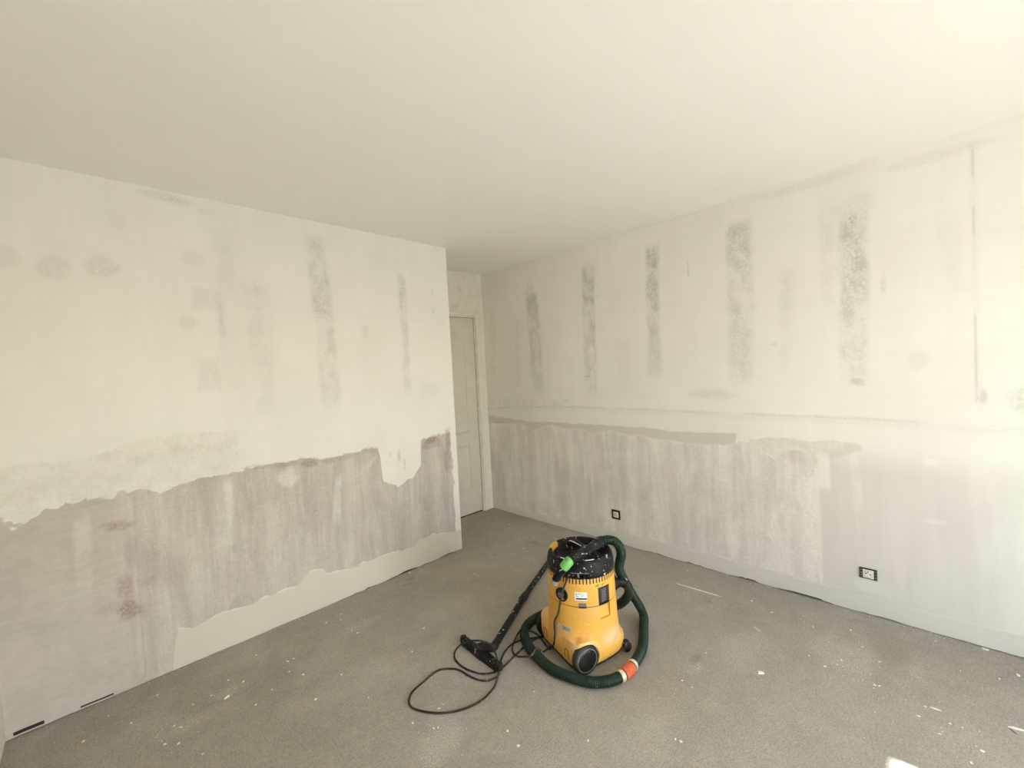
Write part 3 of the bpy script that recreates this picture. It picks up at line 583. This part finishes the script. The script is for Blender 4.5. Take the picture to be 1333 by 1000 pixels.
bar = [(.036, -.143, .462), (.036, -.134, .484), (.036, -.100, .4965), (.036, 0, .4985), (.036, .100, .4965), (.036, .134, .484), (.036, .143, .462)]
bp = spline(bar, .006); bb = []
for i, p in enumerate(bp):
    t = (bp[min(i+1, len(bp)-1)]-bp[max(i-1, 0)]).normalized(); n = Vector((1, 0, 0)); b = t.cross(n)
    bb.append([p+n*(.019*math.copysign(abs(math.cos(a))**.6, math.cos(a)))+b*(.010*math.copysign(abs(math.sin(a))**.6, math.sin(a))) for a in np.linspace(0, 2*math.pi, 17)[:-1]])
ch = obj('carrying_bar', MB().loft(bb), M_BLK, vac); ps = obj('paint_streak', MB().tube([(.020, .118, .5015), (.0195, .07, .5065), (.0195, .035, .5075), (.0195, .012, .5078)], .0024, 6), M_PAINT, ch)
obj('paint_streak', MB().tube([polar(a, .1535, .5065) for a in np.linspace(244, 262, 8)], .0024, 6), M_PAINT, head)
obj('paint_streak', MB().tube([polar(a, .1545, .5065) for a in np.linspace(196, 214, 8)], .003, 6), M_PAINT, head)
for o in [c for c in vac.children if c.name.split('.')[0] in ('drum', 'seam_gasket', 'motor_housing', 'rating_plate', 'label', 'latch', 'green_print', 'sticker', 'switch_dial', 'vent_slots', 'head', 'rim_clip', 'carrying_bar')]:
    for q in [o]+list(o.children_recursive): q.data.transform(Matrix.Translation((0, 0, .0265)) @ Matrix.Scale(.982, 4))
# power cord: leaves the head, runs down the rear and lies in loops on the floor
M_CORD = speckled('black_rubber_cord', (.020, .020, .018), (.14, .14, .12), .55, .70, 55, haze=.5)
body_run = [raised(polar(*q)) for q in ((216, .172, .448), (215.5, .186, .440), (213, .1825, .415), (210, .1815, .394), (203.5, .183, .345), (198.5, .184, .285), (194, .187, .225))]+[(-.186, -.020, .200), (-.188, -.020, .165), (-.186, -.018, .140), (-.1845, -.012, .115), (-.1835, -.002, .080), (-.183, .020, .045), (-.182, .050, .015)]
floor_run = [(-0.1772,0.0949,0.007),(-0.1722,0.1689,0.008),(-0.1832,0.1909,0.02),(-0.2362,0.1909,0.058),(-0.2582,0.2149,0.055),(-0.2752,0.2389,0.016),(-0.3202,0.1989,0.006),(-0.3482,0.1519,0.006),(-0.3532,0.0989,0.01),(-0.3452,0.0279,0.045),(-0.3172,-0.0011,0.058),(-0.2632,0.0369,0.056),(-0.2192,0.0559,0.01),(-0.1672,0.0759,0.006),(-0.1152,0.1079,0.005),(-0.1292,0.1549,0.005),(-0.1672,0.1739,0.005),(-0.2282,0.1949,0.005),(-0.2782,0.2069,0.005),(-0.3292,0.1999,0.005),(-0.3832,0.1679,0.005),(-0.4222,0.1279,0.005),(-0.4552,0.0829,0.01),(-0.4652,0.0849,0.034),(-0.4612,0.1159,0.055),(-0.4762,0.1809,0.075),(-0.5172,0.2419,0.066),(-0.5422,0.2799,0.046),(-0.5692,0.3219,0.018),(-0.6082,0.3079,0.006),(-0.6312,0.2529,0.005),(-0.6222,0.1839,0.005),(-0.5942,0.1249,0.005),(-0.5482,0.0719,0.006),(-0.5002,0.0519,0.008),(-0.4742,0.0469,0.014),(-0.4792,0.0289,0.014),(-0.4962,0.0149,0.011),(-0.5162,0.0169,0.007),(-0.5492,0.0219,0.005),(-0.5852,0.0499,0.005),(-0.6152,0.1009,0.005),(-0.6352,0.1479,0.005),(-0.6652,0.1839,0.005),(-0.7342,0.2099,0.005),(-0.8162,0.1709,0.005),(-0.8792,0.1329,0.005),(-0.9042,0.0889,0.005),(-0.9052,0.0489,0.005),(-0.8742,0.0039,0.005),(-0.8042,-0.0511,0.005),(-0.7192,-0.0811,0.005),(-0.6262,-0.0791,0.005),(-0.5442,-0.0391,0.006),(-0.5012,0.0029,0.018),(-0.4762,0.0419,0.022),(-0.4402,0.0649,0.008),(-0.4042,0.0849,0.005),(-0.3392,0.1189,0.005),(-0.2502,0.1589,0.005),(-0.1652,0.1769,0.005),(-0.1012,0.1769,0.005)]
cord = obj('power_cord', MB().tube(spline(body_run+floor_run, .009), .0046, 8), M_CORD, vac); cord['label'] = 'black rubber mains cord in loose loops'
obj('strain_relief', MB().tube([raised(polar(216, .168, .452)), raised(polar(216, .184, .445)), raised(polar(215, .186, .428))], lambda i: (.011, .010, .006)[i], 12), M_BLK, vac)
# hose inlet on the far side
iz = frame_at(-20, .167, .321) @ Matrix.Rotation(math.radians(90), 4, 'Y')
obj('hose_inlet', MB().lathe([(.040, 0), (.040, .016), (.034, .020), (.030, .034), (.0001, .034)], 32, mat=iz), M_BLK, vac)

# ------------------------------------------------------------------ suction hose with its hand tube
hose = empty('suction_hose', VC, VT); tag(hose, 'dark green ribbed suction hose with orange joint, curled around the yellow vacuum', 'hose')
M_HOSE = speckled('green_ribbed_hose', (.008, .024, .014), (.045, .065, .048), .45, .76, 80, haze=.35)
M_ORANGE = plain('orange_tape', (.62, .125, .050), .55, .4, var=.2, vscale=40); M_BEIGE = plain('beige_tape', (.60, .53, .40), .65, .3, var=.2, vscale=50)
M_GREEN = plain('green_tape', (.165, .46, .125), .5, .4, var=.1, vscale=40)
HP = [(0.1031,-0.0511,0.5529),(0.1326,-0.0766,0.5617),(0.1552,-0.1002,0.5548),(0.1709,-0.1178,0.5273),(0.1787,-0.1159,0.4831),(0.1846,-0.0943,0.4389),(0.1964,-0.0736,0.3898),(0.2308,-0.055,0.3309),(0.2803,-0.0319,0.2569),(0.3533,0.0036,0.1619),(0.4143,0.0144,0.0654),(0.4078,-0.0151,0.03),(0.3578,-0.0651,0.0255),(0.2928,-0.1321,0.0255),(0.2128,-0.2031,0.0255),(0.1268,-0.2531,0.0255),(0.0288,-0.2921,0.0255),(-0.0462,-0.2991,0.0255),(-0.1072,-0.2821,0.0255),(-0.1612,-0.2481,0.0255),(-0.2272,-0.1581,0.0255),(-0.2622,-0.0821,0.027),(-0.2772,0.0029,0.033),(-0.2802,0.0829,0.034),(-0.2692,0.1469,0.034),(-0.2382,0.2229,0.033),(-0.1622,0.2889,0.03),(-0.0352,0.3229,0.0255),(0.0928,0.3249,0.0255),(0.2028,0.2779,0.0255),(0.2678,0.1729,0.045),(0.2812,0.0686,0.0982),(0.281,-0.0034,0.1619),(0.2746,-0.0499,0.2249),(0.2504,-0.0736,0.2818),(0.218,-0.0736,0.3132),(0.1866,-0.0658,0.3211)]
hs_ = spline(HP, .0021); n_h = len(hs_)
def lens(P):
    L = [0.]
    for a, b in zip(P, P[1:]): L.append(L[-1]+(b-a).length)
    return L
hl = lens(hs_)
ribs = [.0222, .0248, .0250, .0236]             # 8 mm pitch ribs
obj('ribbed_tube', MB().tube(hs_, lambda i: ribs[i % 4], 14), M_HOSE, hose, angle=80)
def nearest(P, q): q = Vector(q); return min(range(len(P)), key=lambda i: (P[i]-q).length)
def sleeve(name, centre, half, rad, m, parent=hose, P=hs_, taper=.001):
    c = nearest(P, centre); L = lens(P); idx = [i for i in range(len(P)) if abs(L[i]-L[c]) <= half]; pts = P[idx[0]:idx[-1]+1]; k = len(pts)
    return obj(name, MB().tube(pts, lambda i: rad-(taper if i in (0, k-1) else 0), 20), m, parent, angle=60)
oj = sleeve('orange_joint', (0.0428, -0.2881, 0.0255), .034, .0275, M_ORANGE)
sleeve('beige_tape', (0.0888, -0.2701, 0.0255), .010, .0265, M_BEIGE); sleeve('beige_tape', (-0.0072, -0.2981, 0.0255), .012, .0265, M_BEIGE)
sleeve('end_cuff', (0.2013, -0.0697, 0.3191), .030, .0275, M_BLK)
gp_ = spline([(0.11,-0.0471,0.5538),(0.0491,-0.0717,0.5533),(-0.0491,-0.1051,0.5519),(-0.1227,-0.1286,0.5509),(-0.1571,-0.1355,0.543),(-0.1807,-0.1316,0.5224),(-0.1974,-0.1178,0.4929),(-0.2131,-0.1002,0.4586),(-0.22,-0.0923,0.434)], .004); gl_ = lens(gp_); ng = len(gp_)
def grip_r(i):
    t = gl_[i]/gl_[-1]
    return float(np.interp(t, [0, .02, .14, .15, .19, .20, .60, .72, .80, .84, 1], [.024, .0262, .0262, .0235, .0235, .0218, .0218, .0222, .0225, .0190, .0175]))
hand = obj('hand_tube', MB().tube(gp_, grip_r, 20), M_BLK, hose); hand['label'] = 'bent black hand tube lying across the lid'
tp = sleeve('green_tape', (-0.1689, -0.1345, 0.5332), .026, .0238, M_GREEN, hand, gp_)
obj('worn_tip', MB().tube(gp_[-6:], lambda i: .0186, 20), plain('worn_grey_plastic', (.30, .29, .28), .45, .5, var=.3, vscale=70), hand)

# ------------------------------------------------------------------ floor wand with nozzle
wand = empty('vacuum_wand', (1.427, 1.649, 0)); tag(wand, 'black two-piece extension tube with wide floor nozzle lying on the concrete floor', 'vacuum wand')
WO = Vector((1.427, 1.649, 0)); A = Vector((1.405, 1.640, .046))-WO; J = Vector((1.885, 1.880, .0235))-WO; Bz = Vector((2.42, 2.102, .0185))-WO
def lerp(a, b, t): return a+(b-a)*t
obj('lower_tube', MB().tube([lerp(A, J, t) for t in (0, .02, .3, .6, 1)], lambda i: (.0185, .0195, .0195, .0188, .0182)[i], 20), M_BLK, wand)
obj('upper_tube', MB().tube([lerp(J, Bz, t) for t in (0, .3, .6, .98, 1)], lambda i: (.0172, .0172, .0172, .0172, .0160)[i], 20), M_BLK, wand)
cD = (Bz-J).normalized()
obj('coupling_collar', MB().tube([J-cD*.035, J-cD*.032, J+cD*.028, J+cD*.04], lambda i: (.0195, .0225, .0225, .0185)[i], 20), M_RUB, wand)
nz0, nz1 = Vector((1.372, 1.858, 0))-WO, Vector((1.352, 1.535, 0))-WO; ax = (nz1-nz0).normalized(); pr = Vector((-ax.y, ax.x, 0))
if pr.dot(Vector((1, 0, 0))) < 0: pr = -pr
def nozzle_rings():
    R = []
    L_ = (nz1-nz0).length
    for t in np.concatenate([[0, .006, .02, .05], np.linspace(.10, .90, 9), [.95, .98, .994, 1]]):
        k = min(1, math.sqrt(max(0, 1-(1-min(t, 1-t)/.06)**2)) if min(t, 1-t) < .06 else 1); k = max(k, .15)
        w = .025*k+.004*math.exp(-((t-.5)/.14)**2); hgt = .030+.010*math.exp(-((t-.5)/.16)**2); c = nz0+ax*(L_*t)
        R.append([c+pr*(w*x)+Vector((0, 0, z*hgt)) for x, z in ((-1, .10), (-.96, .0), (.96, 0), (1, .10), (1, .45), (.8, .85), (.45, 1), (-.45, 1), (-.8, .85), (-1, .45))])
    return R
nzl = obj('floor_nozzle', MB().loft(nozzle_rings()), M_BLK, wand, angle=55)
mid = (nz0+nz1)/2
neck = [mid+Vector((-.004, -.002, .028)), mid+Vector((.012, .000, .042)), mid+(A-mid)*.75+Vector((0, 0, .008)), A, lerp(A, J, .05)]
obj('swivel_neck', MB().tube(spline(neck, .008), lambda i: .021, 18), M_RUB, nzl)
def wedge(y0, y1):
    a = mid+ax*y0+Vector((0, 0, .030)); 
    return [a+pr*-.022, a+pr*.022]
gus = MB(); g0, g1 = mid+ax*-.055, mid+ax*.055; tip = mid+pr*.046
gv = [g0+pr*.002+Vector((0,0,.012)), g1+pr*.002+Vector((0,0,.012)), tip+ax*.022+Vector((0,0,.012)), tip-ax*.022+Vector((0,0,.012)), g0+pr*.002+Vector((0,0,.033)), g1+pr*.002+Vector((0,0,.033)), tip+ax*.022+Vector((0,0,.046)), tip-ax*.022+Vector((0,0,.046))]
gus.add(gv, [(3,2,1,0),(4,5,6,7),(0,1,5,4),(1,2,6,5),(2,3,7,6),(3,0,4,7)]); obj('nozzle_web', gus, M_BLK, nzl, bevel=.004)
for t in (.03, .97): obj('end_bumper', MB().lathe([(.017, .004), (.019, .012), (.017, .033), (.006, .036)], 20, center=tuple((nz0+(nz1-nz0)*t)[:2])), M_RUB, nzl)
for s in (-1, 1): pass

# ------------------------------------------------------------------ sockets in the right wall
M_SOCK = plain('white_socket_plastic', (.80, .78, .73), .35, .5, var=.04); M_BRASS = plain('tarnished_frame', (.12, .095, .060), .5, .4, .4, .5, 220); M_PLAST = plain('plaster_rim', (.70, .66, .58), .9, .2)
def onwall(y, z): return Matrix.Translation((XR-.0005, y, z)) @ Matrix.Rotation(math.radians(90), 4, 'Z') @ Matrix.Rotation(0, 4, 'X')
# local frame: x along the wall (+y world), y pointing out of the room (-> wall), z up; room side is -y after rotation
def sock_box(name, x0, x1, z0, z1, d0, d1, m, parent, bevel=0):     # d = distance out from the wall into the room
    return boxo(name, (-d1, x0, z0), (-d0, x1, z1), m, parent, bevel)
s1 = empty('television_socket', (XR, 1.886, .239)); tag(s1, 'small square aerial socket with dark frame low on the right wall', 'socket')
def ring_frame(a, b, d0, d1, bz=None):
    bz = bz or b; mb = MB()
    for lo, hi in (((-d1, -a, bz), (-d0, a, a)), ((-d1, -a, -a), (-d0, a, -bz)), ((-d1, -a, -bz), (-d0, -b, bz)), ((-d1, b, -bz), (-d0, a, bz))): mb.box(lo, hi)
    return mb
obj('dark_frame', ring_frame(.038, .024, .001, .0065), plain('dark_brown_frame', (.022, .014, .010), .6, .3, var=.5, vscale=120), s1, smooth=False)  # near-black square ring standing proud around the insert
sock_box('back_box', -.036, .036, -.036, .036, 0, .003, M_BLACKGAP, s1)
i1 = sock_box('insert', -.0235, .0235, -.0225, .0225, .002, .008, M_SOCK, s1, .001)
rotx = Matrix.Rotation(math.radians(-90), 4, 'Y')
obj('aerial_ring', MB().lathe([(.013, .0075), (.014, .0095), (.0105, .0095), (.0095, .0075)], 28, mat=rotx), plain('grey_ring', (.25, .24, .22), .5), i1)
obj('aerial_pin', MB().lathe([(.004, .0075), (.004, .012), (.002, .0125)], 14, mat=rotx), M_STEEL, i1)
s2 = empty('power_socket', (XR, .2835, .2345)); tag(s2, 'white mains socket without cover plate, metal claws bare, low on the right wall', 'socket')
sock_box('back_box', -.037, .037, -.030, .029, 0, .003, M_BLACKGAP, s2)
for s in (-1, 1):
    cl = MB(); x0, x1 = (.024, .038) if s > 0 else (-.038, -.024)
    for z0, z1 in ((-.030, -.020), (-.012, -.004), (.005, .012), (.021, .030)): cl.box((-.0065, x0, z0), (-.003, x1, z1))
    cl.box((-.0065, x0 if s > 0 else x1-.004, -.030), (-.003, x0+.004 if s > 0 else x1, .030)); cl.box((-.0065, x1-.003 if s > 0 else x0, -.030), (-.003, x1 if s > 0 else x0+.003, .030))
    plt = obj('mounting_claw', cl, M_BRASS, s2, smooth=False)
    for z in (-.0160, .0005, .0165): obj('screw', MB().lathe([(.0028, .003), (.0028, .0065), (.0018, .0075)], 10, mat=Matrix.Translation((0, (x0+x1)/2, z)) @ rotx), M_STEEL, plt)
i2 = sock_box('insert', -.0235, .0235, -.0235, .0225, .002, .010, M_SOCK, s2, .0012)
boxo('dark_edge', (-.007, -.024, -.0285), (-.003, .024, -.0250), M_BLACKGAP, s2); boxo('dark_edge', (-.007, -.012, .0240), (-.003, .012, .0295), M_BLACKGAP, s2)
obj('socket_well_rim', MB().lathe([(.0195, .0098), (.0205, .0112), (.0190, .0112), (.0182, .0098)], 36, mat=rotx), plain('shaded_rim', (.50, .49, .46), .5), i2)
for yy, zz in ((.0095, .0015), (-.0095, -.0015)): obj('pin_hole', MB().lathe([(.0034, .0098), (.0034, .0106), (.0001, .0106)], 14, mat=Matrix.Translation((0, yy, zz)) @ rotx), M_BLACKGAP, i2)
obj('earth_pin', MB().lathe([(.0030, .0098), (.0030, .0190), (.0015, .0200)], 14, mat=Matrix.Translation((0, 0, .0115)) @ rotx), M_STEEL, i2)
obj('fixing_screw', MB().lathe([(.0024, .0098), (.0024, .0108), (.0001, .0108)], 12, mat=Matrix.Translation((0, .001, -.0105)) @ rotx), M_STEEL, i2)

# ------------------------------------------------------------------ plaster flakes and slivers on the floor
M_CHIP = plain('plaster_chip', (.80, .775, .70), .9, .2, var=.1, vscale=90)
def chip_mesh(seed):
    rg = random.Random(seed); n = rg.choice((5, 6, 7)); mb = MB(); a = sorted(rg.uniform(0, 2*math.pi) for _ in range(n))
    a = [2*math.pi*(i+rg.uniform(-.3, .3))/n for i in range(n)]; R = [rg.uniform(.65, 1.1) for _ in range(n)]
    lo = [Vector((R[i]*math.cos(a[i]), .62*R[i]*math.sin(a[i]), 0)) for i in range(n)]; hi = [Vector((p.x*.8, p.y*.8, rg.uniform(.25, .45))) for p in lo]
    mb.loft([lo, hi]); me = bpy.data.meshes.new('plaster_flake'); me.from_pydata(mb.v, [], mb.f); me.update(); me.materials.append(M_CHIP); return me
CH = [chip_mesh(k) for k in range(7)]
flakes = [(2.42,.46),(2.38,.39),(2.71,.69),(2.78,.55),(2.91,1.26),(1.86,.85),(1.85,.80),(2.12,.84),(2.77,.81),(2.70,.49),
 (2.48,.34),(2.43,.35),(2.66,.28),(2.79,.34),(2.94,.02),(2.73,-.06),(2.77,-.18),(2.36,.05),(2.28,.07),(2.31,-.02),(2.22,.01),(2.22,-.10),(2.13,-.07),(2.58,.21),(2.38,.21),(2.385,.195),
 (.15,2.67),(-.02,2.68),(.05,2.54),(-.10,2.57),(.14,2.28),(.18,2.24),(.20,2.34),(.18,2.37),(.26,2.46),(.46,2.45),(.41,2.52),(.24,2.10),(.46,2.23),(.33,2.46),
 (.94,2.64),(1.01,2.60),(1.04,2.66),(1.01,2.44),(1.02,2.39),(1.30,2.13),(.81,2.12),(.68,2.27),(.64,2.35),(.69,2.44),(.66,2.44),(.54,2.28),(1.14,2.0),(.56,2.63),
 (2.56,2.58),(2.95,3.29),(2.98,3.24),(2.76,3.20),(2.62,3.18),(2.78,2.92),(2.29,2.44),(2.36,2.87),(2.46,2.43),(2.69,2.52),(2.78,2.35),(1.92,2.41),(2.34,2.20),
 (.83,1.87),(.66,2.05),(1.36,1.32),(1.11,1.18),(1.13,1.26),(1.01,1.57),(.95,1.49),(.935,1.50),(.89,1.59),(1.31,.99),(1.54,.74),(1.545,.72)]
rg = random.Random(12)
def flake(x, y, size, rot, me, label, group=None):
    o = bpy.data.objects.new('plaster_flake', me); COL.objects.link(o); o.location = (x, y, .0); o.rotation_euler = (0, 0, rot); o.scale = (size, size*rg.uniform(.7, 1.2), size*rg.uniform(.5, .9))
    return tag(o, label, 'plaster flake', group)
def zone(x, y):
    if x > 2.2 and y > 2.1: return 'in front of the door alcove'
    if x > 2.3 and y > .15: return 'between the vacuum and the right wall'
    if y < .15: return 'near the sunlit patch'
    if y > 1.95 and x < .6: return 'by the left end of the left wall'
    if y > 1.95: return 'beside the middle of the left wall'
    return 'in front of the vacuum and its cord'
for x, y in flakes: flake(x, y, rg.uniform(.0055, .0095), rg.uniform(0, 6.3), rg.choice(CH), 'tiny white plaster flake on the floor '+zone(x, y), 'tiny plaster flakes '+zone(x, y))
flake(2.14, .60, .019, -.9, CH[2], 'large bright white plaster flake alone on the floor right of the vacuum')
flake(.38, 2.39, .016, .5, CH[4], 'largest white flake on the floor in front of the left wall')
flake(3.005, -.15, .017, 1.4, CH[1], 'white flake touching the foot of the right wall near the frame edge')
flake(2.85, -.24, .014, .2, CH[3], 'cream flake on the floor close to the right edge of the photo')
flake(1.62, 2.805, .013, .1, CH[5], 'white chip wedged at the foot of the left wall near its corner')
def sliver(name, pts, w, m, label, cat='sliver'):
    P = [Vector(p) for p in pts]; o0 = P[0].copy(); o0.z = 0; mb = MB(); R = []
    for i, p in enumerate(P):
        t = (P[min(i+1, len(P)-1)]-P[max(i-1, 0)]).normalized(); s = Vector((-t.y, t.x, 0)); ww = w*(.35 if i in (0, len(P)-1) else 1); q = p-o0
        R.append([q-s*ww, q+s*ww, q+s*ww*.8+Vector((0, 0, .0025)), q-s*ww*.8+Vector((0, 0, .003))])
    o = obj(name, mb.loft(R), m, None, smooth=False); o.location = o0; return tag(o, label, cat)
sliver('plaster_sliver', [(2.687,1.241,0),(2.692,1.17,0),(2.697,1.10,0),(2.701,1.02,0),(2.703,.966,0)], .0035, M_CHIP, 'long thin pale sliver on the floor between vacuum and right wall')
sliver('plaster_sliver', [(2.429,-.177,0),(2.436,-.195,0),(2.446,-.235,0)], .0065, M_CHIP, 'white splinter at the right edge beside a dark sliver')
sliver('dark_sliver', [(2.424,-.181,0),(2.413,-.188,0),(2.400,-.197,0)], .003, M_GREYLATCH, 'short dark grey sliver beside the white splinter at the right edge')
sliver('plaster_sliver', [(2.502,.724,0),(2.488,.706,0),(2.476,.688,0)], .003, M_CHIP, 'short pale sliver on the floor halfway to the power socket')
sliver('plaster_sliver', [(2.369,.036,0),(2.369,.022,0),(2.371,.003,0)], .005, M_CHIP, 'short white sliver on the floor above the sunlit patch')
# crumbs too small to count
cr = MB(); rg = random.Random(21)
def crumb(x, y, s):
    a = rg.uniform(0, 6.3); v = [Vector((x+s*math.cos(a+k*2.1)*rg.uniform(.7, 1.2), y+s*math.sin(a+k*2.1)*rg.uniform(.7, 1.2), 0)) for k in range(3)]+[Vector((x, y, s*.7))]
    cr.add(v, [(0, 2, 1), (0, 1, 3), (1, 2, 3), (2, 0, 3)])
for _ in range(620):
    while True:
        x, y = rg.uniform(-.3, 3.0), rg.uniform(-.3, 3.35)
        if y < YL-.02 or x > XC+.03: break
    crumb(x, y, rg.uniform(.0012, .0030))
for cx, cy, s, k in ((2.69,1.12,.04,26),(.19,2.34,.05,26),(1.05,2.45,.06,22),(2.48,.30,.09,34),(.92,1.45,.06,22),(.38,2.42,.03,16),(2.0,.83,.03,12),(2.35,0,.08,16)):
    for _ in range(k): crumb(rg.gauss(cx, s), rg.gauss(cy, s), rg.uniform(.0012, .0034))
for _ in range(150): crumb(XR-.006-abs(rg.gauss(0, .012)), rg.uniform(-.3, 3.3), rg.uniform(.0015, .0045))
for _ in range(90): crumb(rg.uniform(-.3, 2.1), YL-.006-abs(rg.gauss(0, .010)), rg.uniform(.0015, .004))
co_ = obj('plaster_crumbs', cr, M_CHIP, None, smooth=False); co_['kind'] = 'stuff'; tag(co_, 'fine white plaster crumbs and dust scattered over the concrete floor', 'plaster crumbs')
